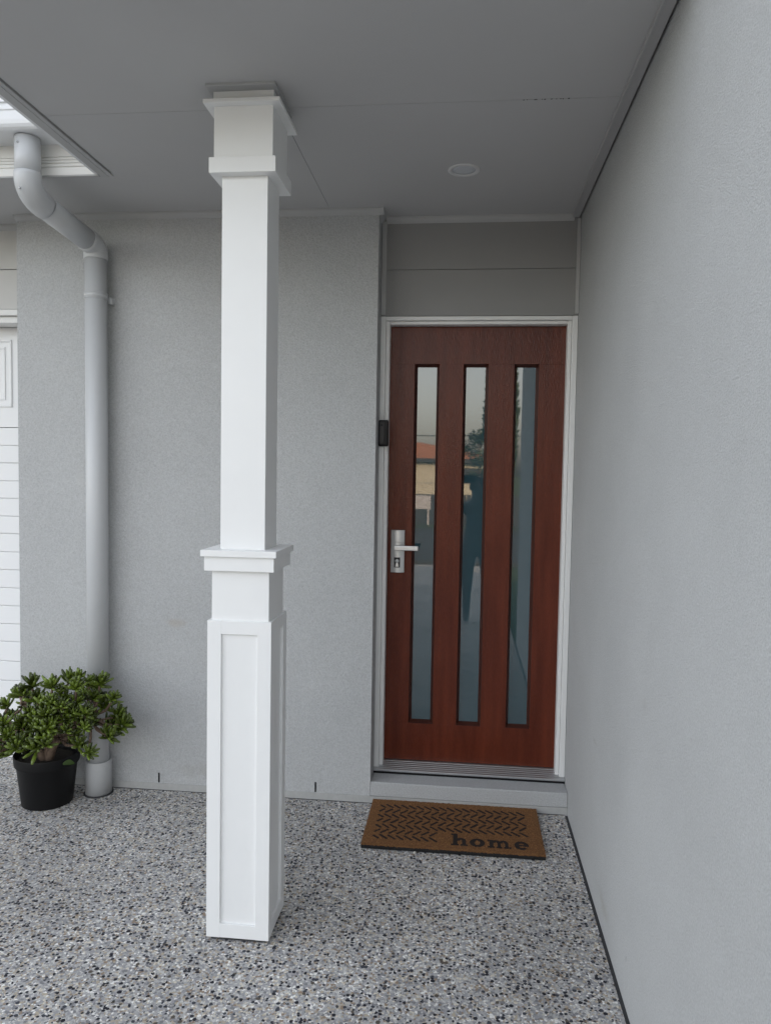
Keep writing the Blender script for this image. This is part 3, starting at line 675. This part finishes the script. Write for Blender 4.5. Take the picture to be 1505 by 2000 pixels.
# ---------------------------------------------------------------- across the street (seen in the door glass)
nh = thing('house_across', 'cream house with orange tiled roof across the street, mirrored in the left door pane', 'house', (-4, -40, 0))
MB().box(-14, 1.4, -48, -38, -.06, 2.05).build('wall', M['cream'], nh)
MB().box(-14.5, 1.9, -48.5, -37.4, 2.05, 2.28, .02).build('gutter', M['darkmetal'], nh)
MB().poly([(-14.4, -37.5, 2.285), (1.8, -37.5, 2.285), (1.8, -48.4, 2.285), (-14.4, -48.4, 2.285), (-9, -43, 3.35), (-3.2, -43, 3.35)], [(0, 1, 5, 4), (1, 2, 5), (2, 3, 4, 5), (3, 0, 4), (3, 2, 1, 0)]).build('roof', M['tile'], nh)
MB().box(-.6, .9, -38.06, -37.98, .9, 1.8, .01).build('window', M['darkmetal'], nh)
fe = thing('fence', 'dark board fence across the street, mirrored in the door glass', 'fence', (-3, -18.5, 0))
fb = MB()
x = -16.0
while x < 8: fb.box(x, x + .14, -18.52, -18.5, -.06, .86, .004); x += .15
fb.build('palings', M['darkmetal'], fe)
MB().box(-16, 8, -18.56, -18.52, .1, .2).box(-16, 8, -18.56, -18.52, .6, .7).build('rail', M['darkmetal'], fe)
sg = thing('sign_board', 'small white sign board fixed on the dark fence, mirrored in the left door pane', 'sign', (-1.75, -18.4, 0))
MB().box(-2.05, -1.45, -18.47, -18.44, .42, .82, .004).build('board', M['signw'], sg)
MB().box(-2.0, -1.95, -18.495, -18.47, -.06, .8).box(-1.55, -1.5, -18.495, -18.47, -.06, .8).build('post', M['signw'], sg)
pw = thing('power_line', 'thin dark power line across the street, mirrored in the door glass', 'wire', (0, -30, 3.1))
MB().tube([(-40 + 8 * i, -30, 3.15 + .0009 * (i - 5) ** 2) for i in range(11)], .022, 6).build('wire', M['black'], pw)
def tree(name, label, x, y, h, cw, cz0, nl, ls, seed, tr):
    r = random.Random(seed); t = thing(name, label, 'tree', (x, y, -.06), 'trees across the street')
    tk = MB(); tk.tube([(x, y, -.06), (x + .04, y, h * .35), (x, y + .03, h * .9)], [tr, tr * .75, tr * .2], 10)
    for k in range(9):
        a = k * 2.4; z = cz0 + (h - cz0) * (.1 + .08 * k); rr = cw * .7 * (1 - k / 14)
        tk.tube([(x, y, z - .2), (x + rr * .5 * math.cos(a), y + rr * .5 * math.sin(a), z + .15), (x + rr * math.cos(a), y + rr * math.sin(a), z + .5)], [tr * .35, tr * .22, tr * .08], 6)
    tk.build('trunk', M['bark'], t)
    f = MB()
    cl_ = [(r.gauss(0, .45), r.gauss(0, .45), r.random()) for _ in range(40)]
    for k in range(nl):
        c = cl_[k % 40]; s_ = math.sin(math.pi * min(.97, .12 + .8 * c[2])) ** .6
        p = Vector((x + (c[0] + r.gauss(0, .16)) * cw * s_, y + (c[1] + r.gauss(0, .16)) * cw * s_, cz0 + (h - cz0) * c[2] + r.gauss(0, .12)))
        d = Vector((r.gauss(0, 1), r.gauss(0, 1), r.gauss(0, .6))).normalized(); e_ = d.cross(Vector((r.gauss(0, 1), r.gauss(0, 1), r.gauss(0, 1)))).normalized()
        f.poly([p, p + d * ls + e_ * ls * .4, p + d * ls * 2, p + d * ls - e_ * ls * .4], [(0, 1, 2, 3)])
    f.build('crown', M['foliage'], t); return t
tree('garden_tree', 'small loose tree across the street, mirrored in the middle door pane', .2, -31, 3.3, .9, 1.2, 2600, .07, 3, .07)
def column_tree(name, label, x, y, h, cw, seed):
    r = random.Random(seed); t = thing(name, label, 'tree', (x, y, -.06), 'trees across the street')
    MB().tube([(x, y, -.06), (x, y, h * .5), (x + .02, y, h * .95)], [.13, .08, .02], 10).build('trunk', M['bark'], t)
    f = MB()
    for k in range(15000):
        z = .25 + (h - .25) * r.random() ** 1.05; q_ = (z - .25) / (h - .25)
        rad_ = cw * min(1, .55 + 2 * q_) * min(1, (1 - q_) * 3.2 + .05) * (.45 + .6 * r.random()) * (1 + .10 * math.sin(9 * q_ + seed)); a = r.uniform(0, 6.283)
        p = Vector((x + rad_ * math.cos(a), y + rad_ * math.sin(a), z)); d = Vector((math.cos(a) * .5 + r.gauss(0, .3), math.sin(a) * .5 + r.gauss(0, .3), 1)).normalized(); e_ = d.cross(Vector((r.gauss(0, 1), r.gauss(0, 1), 0))).normalized()
        f.poly([p, p + d * .09 + e_ * .035, p + d * .2, p + d * .09 - e_ * .035], [(0, 1, 2, 3)])
    f.build('crown', M['foliage'], t); return t
column_tree('cypress_tree', 'tall narrow dark tree across the street, mirrored in the right door pane', .80, -24, 7.6, .52, 4)

# photographer, mirrored in the middle pane
def person():
    t = thing('person', 'person in dark clothes holding a phone, mirrored in the middle door pane', 'person', (-.34, -3.85, 0))
    K = .865
    J = [((-.34, -3.85, .92), .135), ((-.34, -3.85, 1.12), .125), ((-.34, -3.84, 1.30), .13), ((-.34, -3.83, 1.41), .06), ((-.34, -3.82, 1.50), .075), ((-.34, -3.81, 1.58), .085), ((-.34, -3.82, 1.645), .05),
         ((-.25, -3.85, .85), .09), ((-.24, -3.83, .48), .062), ((-.24, -3.87, .09), .04), ((-.24, -3.76, .04), .035),
         ((-.43, -3.85, .85), .09), ((-.44, -3.83, .48), .062), ((-.44, -3.87, .09), .04), ((-.44, -3.76, .04), .035),
         ((-.17, -3.84, 1.345), .058), ((-.13, -3.78, 1.10), .045), ((-.33, -3.52, 1.33), .033), ((-.36, -3.47, 1.39), .026),
         ((-.51, -3.84, 1.345), .058), ((-.58, -3.78, 1.10), .045), ((-.55, -3.53, 1.36), .033), ((-.53, -3.47, 1.41), .026)]
    J = [((p[0], p[1], p[2] * K), r * .95) for p, r in J]
    for i_, z_ in ((17, 1.33), (18, 1.405), (21, 1.33), (22, 1.405)): J[i_] = ((J[i_][0][0], J[i_][0][1], z_), J[i_][1])
    E_ = [(0, 1), (1, 2), (2, 3), (3, 4), (4, 5), (5, 6), (0, 7), (7, 8), (8, 9), (9, 10), (0, 11), (11, 12), (12, 13), (13, 14), (2, 15), (15, 16), (16, 17), (17, 18), (2, 19), (19, 20), (20, 21), (21, 22)]
    for h_, (bx, sx) in ((18, (-.36, -1)), (22, (-.53, 1))):   # fingers
        for k in range(4):
            b0 = Vector(J[h_][0]) + Vector((0, .012, .018 - .014 * k))
            J.append((tuple(b0 + Vector((-sx * -.02, .03, .012))), .009)); i = len(J) - 1; E_.append((h_, i))
            J.append((tuple(b0 + Vector((sx * .035, .045, .012 - .002 * k))), .008)); E_.append((i, i + 1))
        J.append((tuple(Vector(J[h_][0]) + Vector((sx * .03, .0, .035))), .010)); E_.append((h_, len(J) - 1))
    me = D.meshes.new('body'); off = Vector(t.location)
    me.from_pydata([Vector(p) - off for p, _ in J], E_, [])
    o = D.objects.new('body', me); C.objects.link(o); o.parent = t; me.materials.append(M['cloth'])
    sk = o.modifiers.new('skin', 'SKIN'); sk.use_smooth_shade = True
    for v, (_, r) in zip(me.skin_vertices[0].data, J): v.radius = (r, r * (.8 if r > .1 else 1))
    me.skin_vertices[0].data[0].use_root = True
    ss = o.modifiers.new('sub', 'SUBSURF'); ss.levels = 2; ss.render_levels = 2
    hm = MB(); hm.lathe([(0, 1.468), (.05, 1.460), (.083, 1.430), (.092, 1.385), (.090, 1.34), (.08, 1.33)], -.34, -3.835, 24); hm.build('hair', M['hair'], t)
    MB().box(-.520, -.372, -3.418, -3.410, 1.41, 1.485, .004).build('phone', M['black'], t)
person()
